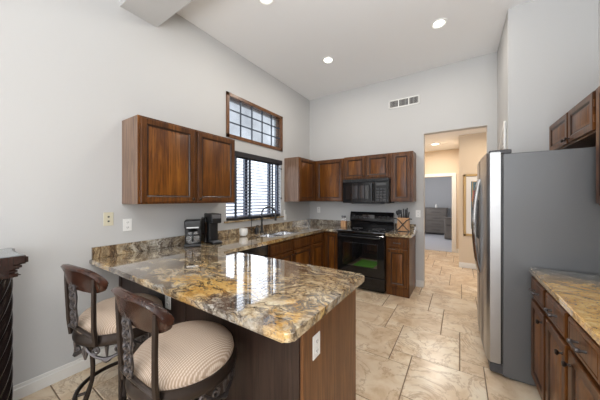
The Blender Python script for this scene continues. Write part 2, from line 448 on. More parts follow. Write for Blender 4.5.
bm = B(); box(bm, .437, .56, 3.55, BY, 0, CZ); box(bm, .437, RX + .12, 3.46, 3.56, 0, CZ)
struct('wall_fridge', bm, 'wall', 'off-white return wall around the refrigerator alcove')
bm = B(); box(bm, RX, RX + .12, -4.1, 3.46, 0, CZ)
struct('wall_right', bm, 'wall', 'off-white wall behind the right-hand cabinets')
bm = B(); holed_wall(bm, 'x', LX - .14, RX + .12, -4.22, -4.1, 0, CZ, [(-2.2, .8, .1, 2.5)])
struct('wall_front', bm, 'wall', 'wall behind the viewpoint with a wide patio opening')
bm = B(); box(bm, LX - .14, RX + .12, -4.2, BY + .12, CZ, CZ + .1)
struct('ceiling', bm, 'ceil', 'tall white kitchen ceiling', 'ceiling')
bm = B(); box(bm, LX, RX, .97, 1.30, 3.22, CZ)
struct('ceiling_beam', bm, 'wall', 'boxed drywall beam crossing under the kitchen ceiling', 'beam')
# hall
bm = B(); box(bm, -1.5, 1.3, BY + .12, 7.82, HZ, HZ + .1); box(bm, -2.9, 1.3, 7.82, 11.8, HZ, HZ + .1)
struct('ceiling_hall', bm, 'ceil', 'low hallway ceiling', 'ceiling')
bm = B(); box(bm, -.02, 1.3, 6.112, 6.24, 0, HZ); box(bm, -.02, .10, 6.24, 7.70, 0, HZ)
struct('wall_hall_right', bm, 'hall', 'beige hallway wall holding the framed picture')
bm = B(); box(bm, -1.4, -1.3, BY + .12, 7.7, 0, HZ)
struct('wall_hall_left', bm, 'hall', 'beige hallway side wall')
bm = B(); box(bm, 1.2, 1.3, BY + .12, 6.112, 0, HZ)
struct('wall_hall_end', bm, 'hall', 'beige wall at the right end of the hallway')
bm = B(); holed_wall(bm, 'x', -1.4, .10, 7.70, 7.82, 0, HZ, [(-1.0, -.17, 0, 2.04)])
struct('wall_hall_far', bm, 'hall', 'beige hallway wall with the bedroom doorway')
bm = B(); box(bm, -2.9, 1.3, 11.6, 11.7, 0, HZ); box(bm, 1.2, 1.3, 7.82, 11.6, 0, HZ); box(bm, -3.0, -2.9, 7.82, 11.7, 0, HZ)
box(bm, -2.9, -1.4, 7.72, 7.82, 0, HZ); box(bm, .10, 1.2, 7.72, 7.82, 0, HZ)
struct('wall_bedroom', bm, 'bed', 'blue-grey bedroom walls')
bm = B(); box(bm, -2.9, 1.2, 7.72, 11.6, -.06, .004); struct('floor_bedroom', bm, 'carpet', 'pale grey bedroom carpet', 'carpet')
# door casing
bm = B()
box(bm, -.17, -.08, 7.675, 7.70, 0, 2.13, .006); box(bm, -1.09, -1.0, 7.675, 7.70, 0, 2.13, .006); box(bm, -1.09, -.08, 7.672, 7.70, 2.04, 2.13, .006)
box(bm, -.185, -.17, 7.70, 7.82, 0, 2.04); box(bm, -1.0, -.985, 7.70, 7.82, 0, 2.04)
struct('trim_1', bm, 'trim', 'white casing round the bedroom doorway', 'door casing')
def baseboard(name, segs, label):
    bm = B()
    for x0, x1, y0, y1 in segs:
        box(bm, x0, x1, y0, y1, 0, .082, .003)
        cx = .006
        if abs(x1 - x0) < abs(y1 - y0): box(bm, x0 if x0 <= LX + .001 else x0, x0 + .009 if x0 <= LX + .001 else x1, y0, y1, .08, .108, .003)
        else: box(bm, x0, x1, y1 - .009, y1, .08, .108, .003)
    return struct(name, bm, 'trim', label, 'baseboard')
baseboard('baseboard_left', [(LX, LX + .016, -4.1, .955)], 'white baseboard along the left wall')
baseboard('baseboard_back', [(-.605, -.488, BY - .016, BY), (.326, .437, BY - .016, BY)], 'white baseboard beside the passage opening')
baseboard('baseboard_hall', [(-.02, 1.2, 6.096, 6.112)], 'white baseboard under the framed hallway picture')
baseboard('baseboard_hall_far', [(-.08, -.02, 7.684, 7.70)], 'white baseboard beside the bedroom doorway')

# ------------------------------------------------------------------ windows
win = bpy.data.objects.new('window_1', None); COL.objects.link(win); win.location = (LX, 2.8, 1.13); tag(win, 'lower kitchen window over the sink', 'window', kind='structure')
bm = B(); X0, X1 = LX - .10, LX - .06
for a in ((2.20, 2.24), (3.36, 3.40), (2.60, 2.66), (3.15, 3.20)): box(bm, X0, X1, a[0], a[1], 1.13, 2.09)
box(bm, X0, X1, 2.2, 3.4, 1.13, 1.17); box(bm, X0, X1, 2.2, 3.4, 2.05, 2.09)
link('window_frame', bm, 'winframe', win)
bm = B(); box(bm, LX - .085, LX - .08, 2.22, 3.38, 1.15, 2.07); link('window_pane', bm, 'pane', win)
cl = bpy.data.objects.new('window_2', None); COL.objects.link(cl); cl.location = (LX, 2.8, 2.27); tag(cl, 'clerestory window with muntin grid and wooden frame', 'window', kind='structure')
bm = B(); A0, A1, Z0, Z1 = 2.195, 3.435, 2.272, 2.885; fw = .048
for a in ((A0, A0 + fw), (A1 - fw, A1)): box(bm, LX - .10, LX + .018, a[0], a[1], Z0, Z1, .003)
box(bm, LX - .10, LX + .018, A0, A1, Z0, Z0 + fw, .003); box(bm, LX - .10, LX + .018, A0, A1, Z1 - fw, Z1, .003)
link('window_frame', bm, 'winwood', cl)
bm = B(); ga0, ga1, gz0, gz1 = A0 + fw, A1 - fw, Z0 + fw, Z1 - fw
for i in range(1, 5): yy = ga0 + (ga1 - ga0) * i / 5; box(bm, LX - .022, LX - .008, yy - .008, yy + .008, gz0, gz1)
for i in range(1, 3): zz = gz0 + (gz1 - gz0) * i / 3; box(bm, LX - .022, LX - .008, ga0, ga1, zz - .008, zz + .008)
link('muntin_grid', bm, 'winframe', cl)
bm = B(); box(bm, LX - .026, LX - .022, ga0, ga1, gz0, gz1); link('window_pane', bm, 'frost', cl)
# granite sill
bm = B(); box(bm, LX - .055, LX + .035, 2.16, 3.45, 1.105, 1.13, .004)
struct('trim_2', bm, 'granite', 'granite sill under the kitchen window', 'window sill')
# blinds
bl = thing('window_blind', (LX, 2.8, 1.14), 'dark slatted horizontal blind hanging in the sink window', 'window blind')
bm = B(); n = 19
for i in range(n):
    z = 1.185 + i * (2.02 - 1.185) / (n - 1)
    mt = Matrix.Translation((LX - .022, 2.8, z)) @ Matrix.Rotation(radians(20), 4, 'Y')
    box(bm, -.025, .025, -.585, .585, -.002, .002, mtx=mt)
link('slats', bm, 'slat', bl)
bm = B(); box(bm, LX - .05, LX + .022, 2.20, 3.415, 2.03, 2.105, .004); link('valance', bm, 'valance', bl)
bm = B(); box(bm, LX - .045, LX + .002, 2.215, 3.385, 1.14, 1.168, .004); link('bottom_rail', bm, 'valance', bl)
for y in (2.36, 2.63, 3.16):
    bm = B(); box(bm, LX + .003, LX + .006, y - .022, y + .022, 1.15, 2.04); link('ladder_tape', bm, 'winframe', bl)
bm = B(); tube(bm, [(LX + .03, 2.63, 2.03), (LX + .035, 2.63, 1.35), (LX + .045, 2.635, .98)], .004, 6); lathe(bm, [(0, 0), (.008, .004), (.006, .03), (0, .034)], (LX + .045, 2.635, .955), 8)
link('tilt_wand', bm, 'blackplastic', bl)
bm = B(); tube(bm, [(LX + .026, 3.37, 2.03), (LX + .028, 3.37, 1.45)], .002, 5); lathe(bm, [(0, 0), (.012, .01), (.008, .04), (0, .045)], (LX + .028, 3.37, 1.93), 8); lathe(bm, [(0, 0), (.012, .01), (.008, .04), (0, .045)], (LX + .028, 3.37, 1.42), 8)
link('lift_cord', bm, 'blackplastic', bl)

# ------------------------------------------------------------------ ceiling fixtures, vent
def can_light(x, y, z, label, power=11, grp='recessed ceiling lights', r=.075):
    t = thing('recessed_light', (x, y, z), label, 'ceiling light', grp)
    bm = B(); lathe(bm, [(r * .78, -.002), (r, -.012), (r * 1.18, -.008), (r * 1.2, 0)], (x, y, z), 32); link('trim_ring', bm, 'white', t)
    bm = B(); lathe(bm, [(0, -.004), (r * .62, -.006), (r * .8, -.001)], (x, y, z), 24); link('lamp_lens', bm, 'lamp', t)
    a = area('recessed_light_lamp', (x, y, z - .03), (0, 0, 0), .12, .12, power, (1, .93, .84), 'DISK')
    return t
can_light(-1.642, 3.256, CZ, 'round recessed ceiling light, left of the two seen in full')
can_light(-.207, 3.299, CZ, 'larger-looking round recessed ceiling light nearest the refrigerator wall')
can_light(-1.669, 1.90, CZ, 'recessed ceiling light cut by the top edge of the photo')
can_light(-.5, 6.75, HZ, 'lit round ceiling light in the beige hallway', 30, None, .10)
area('great_room_lamp', (-.3, -.8, 3.4), (0, 0, 0), .3, .3, 14, (1, .94, .86), 'DISK')
area('hall_lamp', (.5, 5.3, 2.7), (0, 0, 0), .4, .4, 14, (1, .86, .68), 'DISK')
v = thing('air_vent', (-.79, BY, 3.0), 'white wall air vent with dark slots high above the stove', 'air vent')
bm = B(); x0, x1, z0, z1 = -1.035, -.55, 2.985, 3.13
box(bm, x0, x1, BY - .012, BY, z0, z0 + .02, .003); box(bm, x0, x1, BY - .012, BY, z1 - .02, z1, .003); box(bm, x0, x0 + .02, BY - .012, BY, z0, z1, .003); box(bm, x1 - .02, x1, BY - .012, BY, z0, z1, .003)
for c in (-.87, -.715): box(bm, c - .009, c + .009, BY - .011, BY, z0, z1)
link('frame', bm, 'white', v)
bm = B(); box(bm, x0 + .015, x1 - .015, BY - .003, BY - .001, z0 + .015, z1 - .015); link('backing', bm, 'blackplastic', v)
bm = B()
for i in range(22):
    x = x0 + .03 + i * (x1 - x0 - .06) / 21; box(bm, x - .0018, x + .0018, BY - .008, BY - .003, z0 + .02, z1 - .02, mtx=None)
link('louvres', bm, 'white', v)

# ------------------------------------------------------------------ cabinets
FX, FB, FR = ((0, 1, 0), (1, 0, 0)), ((1, 0, 0), (0, -1, 0)), ((0, 1, 0), (-1, 0, 0))
def cab(name, label, bounds, face, doors, drawers=(), group=None, body='woodf', stile=.052, knobs=(), pulls=(), toe=False, hinge_side=None, side='woodf'):
    """bounds x0,x1,y0,y1,z0,z1 of the carcass ; face 'L' front looks +x, 'B' looks -y, 'R' looks -x.
    doors: list of (a0,a1,z0,z1) along the wall direction, likewise drawers"""
    x0, x1, y0, y1, z0, z1 = bounds
    t = thing(name, ((x0 + x1) / 2, (y0 + y1) / 2, z0), label, 'cabinet', group)
    bm = B(); tz = z0 + (.10 if toe else 0)
    if 'sink' in label:
        box(bm, x0, x1, y0, y1, tz, .70, .002); box(bm, x1 - .02, x1, y0, y1, .70, z1); box(bm, x0, x1, y0, y0 + .018, .70, z1); box(bm, x0, x1, y1 - .018, y1, .70, z1)
    else: box(bm, x0, x1, y0, y1, tz, z1, .002)
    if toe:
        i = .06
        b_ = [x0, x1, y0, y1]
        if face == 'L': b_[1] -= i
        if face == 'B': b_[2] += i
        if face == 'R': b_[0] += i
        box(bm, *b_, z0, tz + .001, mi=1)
    for f in bm.faces:
        nrm = f.normal
        if face in 'LR' and abs(nrm.y) > .9: f.material_index = 2
        if face == 'B' and abs(nrm.x) > .9: f.material_index = 2
    link('body', bm, [body, 'glaze', side], t)
    if face == 'L': fr = lambda a, z: frameM((x1, a, z), *FX)
    if face == 'B': fr = lambda a, z: frameM((a, y0, z), *FB)
    if face == 'R': fr = lambda a, z: frameM((x0, a, z), *FR)
    made = []
    for d in doors:
        bm = B(); raised_door(bm, fr(d[0], d[2]), d[1] - d[0], d[3] - d[2], stile=stile)
        if len(d) > 4 and d[4]:
            u = -.004 if d[4] == 'a' else d[1] - d[0] + .004
            hinges(bm, fr(d[0], d[2]), u, (.08, d[3] - d[2] - .08), .012)
            for f in bm.faces:
                pass
        o = link('door', bm, WM, t); made.append((o, fr(d[0], d[2])))
    for i, u, v_ in knobs: knob(made[i][0], made[i][1], u, v_)
    for j, d in enumerate(drawers):
        bm = B(); flat_front(bm, fr(d[0], d[2]), d[1] - d[0], d[3] - d[2]); o = link('drawer', bm, 'woodf', t)
        if j in pulls: pull(o, fr(d[0], d[2]), (d[1] - d[0]) / 2, (d[3] - d[2]) / 2)
    return t
# upper left (two doors, beside the window)
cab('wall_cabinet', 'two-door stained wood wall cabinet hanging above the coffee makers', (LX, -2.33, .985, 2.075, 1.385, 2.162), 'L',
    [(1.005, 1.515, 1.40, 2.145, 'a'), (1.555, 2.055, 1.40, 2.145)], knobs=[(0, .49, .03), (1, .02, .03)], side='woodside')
# corner uppers
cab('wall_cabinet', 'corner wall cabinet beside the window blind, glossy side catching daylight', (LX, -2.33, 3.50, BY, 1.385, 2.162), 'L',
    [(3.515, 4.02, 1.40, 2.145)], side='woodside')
cab('wall_cabinet', 'single-door wall cabinet between the corner and the black microwave', (-2.328, -1.735, 4.08, BY, 1.385, 2.162), 'B',
    [(-2.29, -1.77, 1.40, 2.145)])
cab('wall_cabinet', 'short two-door wall cabinet directly above the microwave', (-1.733, -.937, 4.08, BY, 1.772, 2.172), 'B',
    [(-1.705, -1.355, 1.79, 2.15), (-1.315, -.96, 1.79, 2.15)], stile=.045, knobs=[(0, .325, .03), (1, .025, .03)])
cab('wall_cabinet', 'narrow wall cabinet right of the microwave above the knife block', (-.935, -.60, 4.08, BY, 1.385, 2.172), 'B',
    [(-.905, -.635, 1.40, 2.15, 'b')], side='wood')
# right-hand uppers
cab('wall_cabinet', 'short two-door wall cabinet above the refrigerator', (.775, RX, 2.46, 3.458, 1.885, 2.18), 'R',
    [(2.485, 2.935, 1.90, 2.165, 'a'), (2.965, 3.445, 1.90, 2.165)], stile=.05, knobs=[(0, .42, .03), (1, .03, .03)])
cab('wall_cabinet', 'tall dark wall cabinet at the right edge over the right counter', (.775, RX, 1.60, 2.455, 1.385, 2.18), 'R',
    [(1.62, 2.02, 1.40, 2.165), (2.04, 2.435, 1.40, 2.165)])
# base, stove right
cab('base_cabinet', 'narrow base cabinet with one drawer between stove and passage', (-.93, -.608, 3.78, BY - .005, 0, .875), 'B',
    [(-.905, -.635, .13, .69)], [(-.905, -.635, .72, .85)], knobs=[(0, .03, .53)], pulls=(0,), side='woodf')
cab('base_cabinet', 'corner base cabinet left of the stove under the granite', (-1.99, -1.705, 3.78, BY - .005, 0, .875), 'B',
    [(-1.95, -1.72, .13, .85)], toe=True)
# base run along left wall
cab('base_cabinet', 'sink base cabinet under the kitchen window', (LX + .004, -1.99, 2.29, 3.36, 0, .875), 'L',
    [(2.32, 2.81, .13, .69), (2.84, 3.33, .13, .69)], [(2.32, 2.81, .72, .85), (2.84, 3.33, .72, .85)], knobs=[(0, .46, .52), (1, .03, .52)], toe=True)
cab('base_cabinet', 'corner base cabinet past the window along the left wall', (LX + .004, -1.99, 3.362, BY - .005, 0, .875), 'L',
    [(3.39, 3.74, .13, .69)], [(3.39, 3.74, .72, .85)], toe=True)
# dishwasher
t = thing('dishwasher', (-2.3, 1.97, 0), 'black dishwasher under the counter left of the sink', 'dishwasher')
bm = B(); box(bm, LX + .02, -2.0, 1.68, 2.285, .1, .872, .004); box(bm, LX + .02, -2.06, 1.68, 2.285, 0, .1); link('body', bm, 'blackplastic', t)
bm = B(); box(bm, -2.0, -1.965, 1.69, 2.28, .12, .74, .006); link('door', bm, 'black', t)
bm = B(); box(bm, -2.0, -1.96, 1.69, 2.28, .745, .868, .006); link('control_panel', bm, 'black', t)
# right base run
rb = [(2.12, 2.485), (1.745, 2.12), (1.37, 1.745), (.99, 1.37), (.61, .99)]
names = ['base cabinet with drawer right against the refrigerator side', 'second base cabinet from the refrigerator, knob at its near edge', 'third base cabinet from the refrigerator, knob at its far edge', 'base cabinet at the right edge of the photo', 'base cabinet just outside the right edge']
for i, (a0, a1) in enumerate(rb[:4]):
    kn = [(0, .035, .51)] if i in (0, 1) else [(0, a1 - a0 - .075, .51)]
    if i % 2 == 0 and i > 0: pass
    cab('base_cabinet', names[i], (.463, RX, a0 + .001, a1 - .001, 0, .875), 'R', [(a0 + .02, a1 - .02, .12, .69)], [(a0 + .02, a1 - .02, .715, .855)], knobs=kn, pulls=(0,), toe=True)
# filler side at fridge
# island / peninsula body
t = thing('peninsula_base', (-1.63, 1.31, 0), 'brown wood peninsula base carrying the granite breakfast bar', 'kitchen island')
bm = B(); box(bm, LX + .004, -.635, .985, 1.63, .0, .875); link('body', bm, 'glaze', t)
bm = B(); box(bm, -.635, -.615, .965, 1.655, 0, .875, .003); link('end_panel', bm, 'island', t)
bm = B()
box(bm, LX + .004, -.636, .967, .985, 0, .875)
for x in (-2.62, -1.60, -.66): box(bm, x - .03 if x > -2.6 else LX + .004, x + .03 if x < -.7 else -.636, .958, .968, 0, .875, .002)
link('front_panel', bm, 'shadedwood', t)
for a0, a1 in ((-1.93, -1.50), (-1.48, -1.07), (-1.05, -.66)):
    bm = B(); raised_door(bm, frameM((a1, 1.63, .13), (-1, 0, 0), (0, 1, 0)), a1 - a0, .56); link('door', bm, WM, t)
    bm = B(); flat_front(bm, frameM((a1, 1.63, .72), (-1, 0, 0), (0, 1, 0)), a1 - a0, .13); link('drawer', bm, 'woodf', t)

# ------------------------------------------------------------------ granite tops
def rounded(pts, rad):
    out = []
    n = len(pts)
    for i, p in enumerate(pts):
        r = rad.get(i, 0)
        if r == 0: out.append(p); continue
        a = Vector(pts[i - 1]); b_ = Vector(pts[(i + 1) % n]); c = Vector(p)
        u = (a - c).normalized(); w = (b_ - c).normalized()
        for k_ in range(9):
            th = k_ / 8 * pi / 2
            q = c + u * r * (1 - sin(th)) + w * r * (1 - cos(th)); out.append((q.x, q.y))
    return out
bm = B()
fxc = -1.955
SY0, SY1, SX0, SX1 = 2.50, 3.30, -2.50, -2.09   # sink cut-out
top, bot = .915, .875
prism(bm, rounded([(LX, .745), (-.538, .745), (-.538, 1.635), (fxc, 1.635), (fxc, 1.66), (LX, 1.66)], {1: .035, 2: .03}), bot, top, bev=.007)
for x0, x1, y0, y1 in ((LX, SX0, 1.66, BY), (SX1, fxc, 1.66, BY), (SX0, SX1, 1.66, SY0), (SX0, SX1, SY1, BY)): box(bm, x0, x1, y0, y1, bot, top)
box(bm, fxc, -1.705, 3.74, BY, bot, top)
o = link('granite_countertop', bm, 'granite'); tag(o, 'gold and brown granite top of the peninsula running along the sink wall', 'countertop')
bm = B(); box(bm, LX, LX + .022, .76, BY, .9155, 1.015, .002); box(bm, LX + .022, -1.71, BY - .022, BY, .9155, 1.015, .002)
o = link('granite_backsplash', bm, 'granite'); tag(o, 'low granite backsplash strip along the sink wall and corner', 'backsplash')
bm = B(); box(bm, -.932, -.578, 3.735, BY, bot, top, .004)
o = link('granite_countertop', bm, 'granite'); tag(o, 'small granite countertop piece right of the stove', 'countertop')
bm = B(); box(bm, -.93, -.60, BY - .022, BY, .9155, 1.015, .002)
o = link('granite_backsplash', bm, 'granite'); tag(o, 'short granite backsplash behind the knife block', 'backsplash')
bm = B(); prism(bm, [(.437, .985), (RX, .985), (RX, 2.498), (.437, 2.498)], bot, top, bev=.006)
o = link('granite_countertop', bm, 'granite'); tag(o, 'golden granite countertop on the right beside the refrigerator', 'countertop')

# ------------------------------------------------------------------ sink + faucet
t = thing('kitchen_sink', ((SX0 + SX1) / 2, 2.9, .72), 'double-bowl stainless steel sink set in the granite under the window', 'sink')
for nm, a0, a1 in (('bowl', SY0, 2.885), ('bowl', 2.915, SY1)):
    bm = B(); zt, zb = .885, .715; SX0 += .004; SX1 -= .004; a0 += .004; a1 -= .004
    outer = rounded([(SX0, a0), (SX1, a0), (SX1, a1), (SX0, a1)], {0: .04, 1: .04, 2: .04, 3: .04})
    inner = rounded([(SX0 + .02, a0 + .02), (SX1 - .02, a0 + .02), (SX1 - .02, a1 - .02), (SX0 + .02, a1 - .02)], {0: .04, 1: .04, 2: .04, 3: .04})
    vo = [bm.verts.new((x, y, zt)) for x, y in outer]; vi = [bm.verts.new((x, y, zb)) for x, y in inner]
    n = len(vo)
    for i in range(n): bm.faces.new((vo[i], vo[(i + 1) % n], vi[(i + 1) % n], vi[i]))
    bm.faces.new(vi)
    link(nm, bm, 'sinksteel', t); SX0 -= .004; SX1 += .004
bm = B(); box(bm, SX0 + .003, SX1 - .003, 2.880, 2.920, .875, .893, .004)
SX0 += .002; SX1 -= .002; SY0 += .002; SY1 -= .002; box(bm, SX0 + .0, SX0 + .012, SY0, SY1, .874, .886); box(bm, SX1 - .012, SX1, SY0, SY1, .874, .886); box(bm, SX0, SX1, SY0, SY0 + .012, .874, .886); box(bm, SX0, SX1, SY1 - .012, SY1, .874, .886)
link('rim', bm, 'sinksteel', t)
t = thing('kitchen_faucet', (-2.56, 2.82, .916), 'black gooseneck kitchen faucet behind the sink', 'faucet')
bm = B(); lathe(bm, [(0, .0), (.032, 0), (.032, .01), (.02, .03), (.017, .12), (.014, .14), (0, .14)], (-2.56, 2.82, .916), 20); link('base', bm, 'blackplastic', t)
bm = B(); pts = [(-2.56, 2.82, 1.04), (-2.56, 2.82, 1.18)]
for i in range(13):
    a = pi - i / 12 * pi * 1.02; pts.append((-2.465 + .095 * cos(a), 2.82 + .05 * (1 + cos(a)), 1.21 + .095 * sin(a)))
pts.append((-2.37, 2.92, 1.15)); tube(bm, pts, .012, 10); tube(bm, [(-2.37, 2.92, 1.16), (-2.37, 2.92, 1.10)], [.015, .018], 10); link('spout', bm, 'blackplastic', t)
bm = B(); tube(bm, [(-2.56, 2.82, 1.0), (-2.52, 2.77, 1.03), (-2.49, 2.73, 1.09)], [.011, .008, .006], 8); link('lever', bm, 'blackplastic', t)
t = thing('soap_dispenser', (-2.575, 2.72, .916), 'black soap dispenser pump beside the faucet', 'soap dispenser')
bm = B(); lathe(bm, [(0, 0), (.034, 0), (.034, .012), (.030, .07), (.022, .08), (.01, .085), (.01, .10), (0, .10)], (-2.575, 2.72, .916), 20); link('bottle', bm, 'blackplastic', t)
bm = B(); tube(bm, [(-2.575, 2.72, 1.0), (-2.575, 2.72, 1.03), (-2.53, 2.72, 1.028)], .006, 8); link('pump', bm, 'blackplastic', t)
# white mug lying by the window
t = thing('white_mug', (-2.5, 2.42, .916), 'white ceramic mug sitting on the counter below the window', 'mug')
mt = Matrix.Translation((-2.50, 2.38, .9745)) @ Matrix.Scale(1.35, 4) @ Matrix.Rotation(radians(0), 4, Vector((-1, .35, 0)).normalized())
bm = B(); lathe(bm, [(0, -.042), (.022, -.042), (.036, -.032), (.043, -.012), (.044, .010), (.040, .034), (.036, .034), (.039, .008), (.036, -.02), (0, -.034)], n=28); bmesh.ops.transform(bm, matrix=mt, verts=bm.verts[:]); link('cup', bm, 'white', t)
bm = B(); tube(bm, [(.04 * cos(-.4) + .0 + .028 * sin(i / 8 * pi), .0, -.028 + .056 * i / 8) for i in range(9)], .005, 8)
bmesh.ops.transform(bm, matrix=mt @ Matrix.Rotation(radians(100), 4, 'Z'), verts=bm.verts[:]); link('handle', bm, 'white', t)

# ------------------------------------------------------------------ stove
sx0, sx1, sy = -1.70, -.937, 3.70
t = thing('range_stove', ((sx0 + sx1) / 2, 4.0, 0), 'black freestanding electric stove with glass oven door', 'stove')
bm = B(); box(bm, sx0, sx1, sy + .03, BY - .03, .03, .895, .004); box(bm, sx0 + .03, sx1 - .03, sy + .08, BY - .05, 0, .03); link('body', bm, 'black', t)
bm = B(); box(bm, sx0 - .002, sx1 + .002, sy - .005, BY - .09, .895, .922, .006, seg=2); ct = link('cooktop', bm, 'blackglass', t)
for x, y, r in ((-1.50, 3.87, .10), (-1.14, 3.87, .085), (-1.50, 4.13, .085), (-1.14, 4.13, .10)):
    bm = B(); lathe(bm, [(r, .9222), (r, .9232), (r - .006, .9232), (r - .006, .9222)], (x, y, 0), 36); link('burner_ring', bm, 'greyplastic', ct)
bm = B(); box(bm, sx0 + .004, sx1 - .004, sy - .004, sy + .03, .235, .872, .006); dr = link('oven_door', bm, 'black', t)
bm = B(); box(bm, sx0 + .10, sx1 - .10, sy - .007, sy - .003, .37, .74, .003); link('oven_window', bm, 'ovenglass', dr)
bm = B(); tube(bm, [(sx0 + .05, sy - .045, .835), (sx1 - .05, sy - .045, .835)], .013, 12)
for x in (sx0 + .07, sx1 - .07): box(bm, x - .012, x + .012, sy - .045, sy - .003, .825, .845, .003)
link('oven_handle', bm, 'black', dr)
bm = B(); box(bm, sx0 + .004, sx1 - .004, sy - .002, sy + .03, .045, .225, .006); link('drawer', bm, 'black', t)
bm = B(); zs = [(BY - .03, .915), (BY - .03, 1.19), (BY - .07, 1.20), (BY - .085, 1.185), (BY - .115, 1.04), (BY - .085, 1.02), (BY - .085, .915)]
va = [bm.verts.new((sx0, y, z)) for y, z in zs]; vb = [bm.verts.new((sx1, y, z)) for y, z in zs]
bm.faces.new(va); bm.faces.new(vb[::-1])
for i in range(len(zs)): bm.faces.new((va[i], va[(i + 1) % len(zs)], vb[(i + 1) % len(zs)], vb[i]))
bg = link('backguard', bm, 'black', t)
def on_guard(x, z):  # matrix on the sloping panel
    y = BY - .115 + (z - 1.04) / .145 * .03
    return Matrix.Translation((x, y, z)) @ Matrix.Rotation(radians(90 - 11.7), 4, 'X')
for x in (sx0 + .07, sx0 + .15, sx1 - .22, sx1 - .15, sx1 - .08):
    bm = B(); lathe(bm, [(.024, 0), (.021, .018), (.019, .022), (0, .022)], n=20); box(bm, -.003, .003, -.02, .02, .02, .03, .001)
    bmesh.ops.transform(bm, matrix=on_guard(x, 1.11), verts=bm.verts[:]); link('control_knob', bm, 'blackplastic', bg)
bm = B(); box(bm, -.11, .11, -.035, .035, 0, .003, .002); bmesh.ops.transform(bm, matrix=on_guard(-1.36, 1.115), verts=bm.verts[:]); dp = link('display', bm, 'blackglass', bg)
bm = B()
for i in range(5):
    box(bm, -.085 + i * .04, -.065 + i * .04, -.022, -.014, .003, .004)
box(bm, -.085, .095, -.025, -.0215, .003, .0036)
bmesh.ops.transform(bm, matrix=on_guard(-1.36, 1.115), verts=bm.verts[:]); link('button_row', bm, 'greyplastic', dp)

# ------------------------------------------------------------------ microwave
mx0, mx1, my = -1.73, -.94, 4.00
t = thing('microwave_oven', ((mx0 + mx1) / 2, 4.2, 1.35), 'black over-the-range microwave mounted above the stove', 'microwave')
bm = B(); box(bm, mx0, mx1, my + .02, BY, 1.362, 1.768, .004); link('body', bm, 'blackplastic', t)
bm = B(); box(bm, mx0 + .002, -1.175, my - .008, my + .02, 1.368, 1.715, .006); d = link('door', bm, 'black', t)
bm = B(); box(bm, mx0 + .06, -1.26, my - .011, my - .007, 1.43, 1.66, .003); link('window', bm, 'blackglass', d)
bm = B(); tube(bm, [(-1.205, my - .03, 1.40), (-1.205, my - .036, 1.54), (-1.205, my - .03, 1.69)], .010, 10); box(bm, -1.213, -1.197, my - .03, my - .007, 1.40, 1.42); box(bm, -1.213, -1.197, my - .03, my - .007, 1.67, 1.69); link('handle', bm, 'black', d)
bm = B(); box(bm, -1.172, mx1 - .002, my - .006, my + .02, 1.368, 1.715, .005); p = link('control_panel', bm, 'black', t)
bm = B()
for i in range(3):
    for j in range(5): box(bm, -1.135 + i * .055, -1.10 + i * .055, my - .008, my - .005, 1.40 + j * .045, 1.425 + j * .045)
link('keypad', bm, 'darkgrey', p)
bm = B(); box(bm, -1.14, -.98, my - .008, my - .005, 1.65, 1.69); link('display', bm, 'blackglass', p)
bm = B(); box(bm, mx0 + .002, mx1 - .002, my - .002, my + .02, 1.72, 1.766, .003)
for i in range(3): box(bm, mx0 + .03, mx1 - .03, my - .004, my, 1.727 + i * .012, 1.732 + i * .012)
link('vent_grille', bm, 'blackplastic', t)
bm = B(); box(bm, mx0 + .15, mx1 - .15, my + .03, BY - .05, 1.345, 1.362, .003); link('underside_filter', bm, 'greyplastic', t)

# ------------------------------------------------------------------ fridge
fy0, fy1 = 2.50, 3.41
t = thing('refrigerator', (.64, 2.955, 0), 'stainless steel side-by-side refrigerator with dark grey side', 'refrigerator')
bm = B(); box(bm, .285, 1.07, fy0, fy1, .02, 1.79, .006); box(bm, .33, 1.05, fy0 + .03, fy1 - .03, 0, .02)
link('body', bm, 'fside', t)
def fdoor(y0, y1):
    prof = []
    N = 14
    for i in range(N + 1):
        y = y0 + (y1 - y0) * i / N
        e = min(1, min(y - y0, y1 - y) / .03)
        x = .178 + .012 * (2 * ((y - fy0) / (fy1 - fy0)) - 1) ** 2 + .022 * (1 - sqrt(max(0, 1 - (1 - e) ** 2)))
        prof.append((x, y))
    prof = [(p[0], p[1]) for p in prof]
    pts = [(.272, y0)] + [(.205, y0)] + prof[1:-1] + [(.205, y1), (.272, y1)]
    bm = B(); prism(bm, pts, .105, 1.81, bev=.005)
    return bm
near = link('door', fdoor(fy0 + .004, 2.985), 'steel', t, ang=50)
far = link('door', fdoor(2.993, fy1 - .002), 'steel', t, ang=50)
for d, y in ((near, 2.94), (far, 3.04)):
    bm = B(); pts = []
    for i in range(17):
        s = i / 16; z = .72 + s * .90; pts.append(((.178 - .046 * sin(pi * s) ** .7), y, z))
    tube(bm, pts, .017, 10, flat=1.0)
    link('door_handle', bm, 'chrome', d)
bm = B(); box(bm, .171, .182, 3.11, 3.33, 1.02, 1.42, .004); dd = link('water_dispenser', bm, 'black', far)
bm = B(); box(bm, .30, .36, fy0 + .02, fy1 - .02, .015, .1); link('kick_grille', bm, 'darkgrey', t)
bm = B(); box(bm, .205, .30, fy0 + .006, fy1 - .006, .03, .098, .004); link('base_grille', bm, 'darkgrey', t)
for y in (fy0 + .04, fy1 - .04):
    bm = B(); box(bm, .20, .34, y - .03, y + .03, 1.79, 1.825, .006); link('hinge_cover', bm, 'darkgrey', t)
bm = B(); box(bm, .272, .286, fy0 + .01, fy1 - .01, .11, 1.78); link('door_gasket', bm, 'blackplastic', t)

fr_ang = radians(1.7); pv = Vector((.19, 2.5, 0)); l0 = t.location.copy()
t.rotation_euler = (0, 0, fr_ang); t.location = pv - Matrix.Rotation(fr_ang, 3, 'Z') @ (pv - l0)
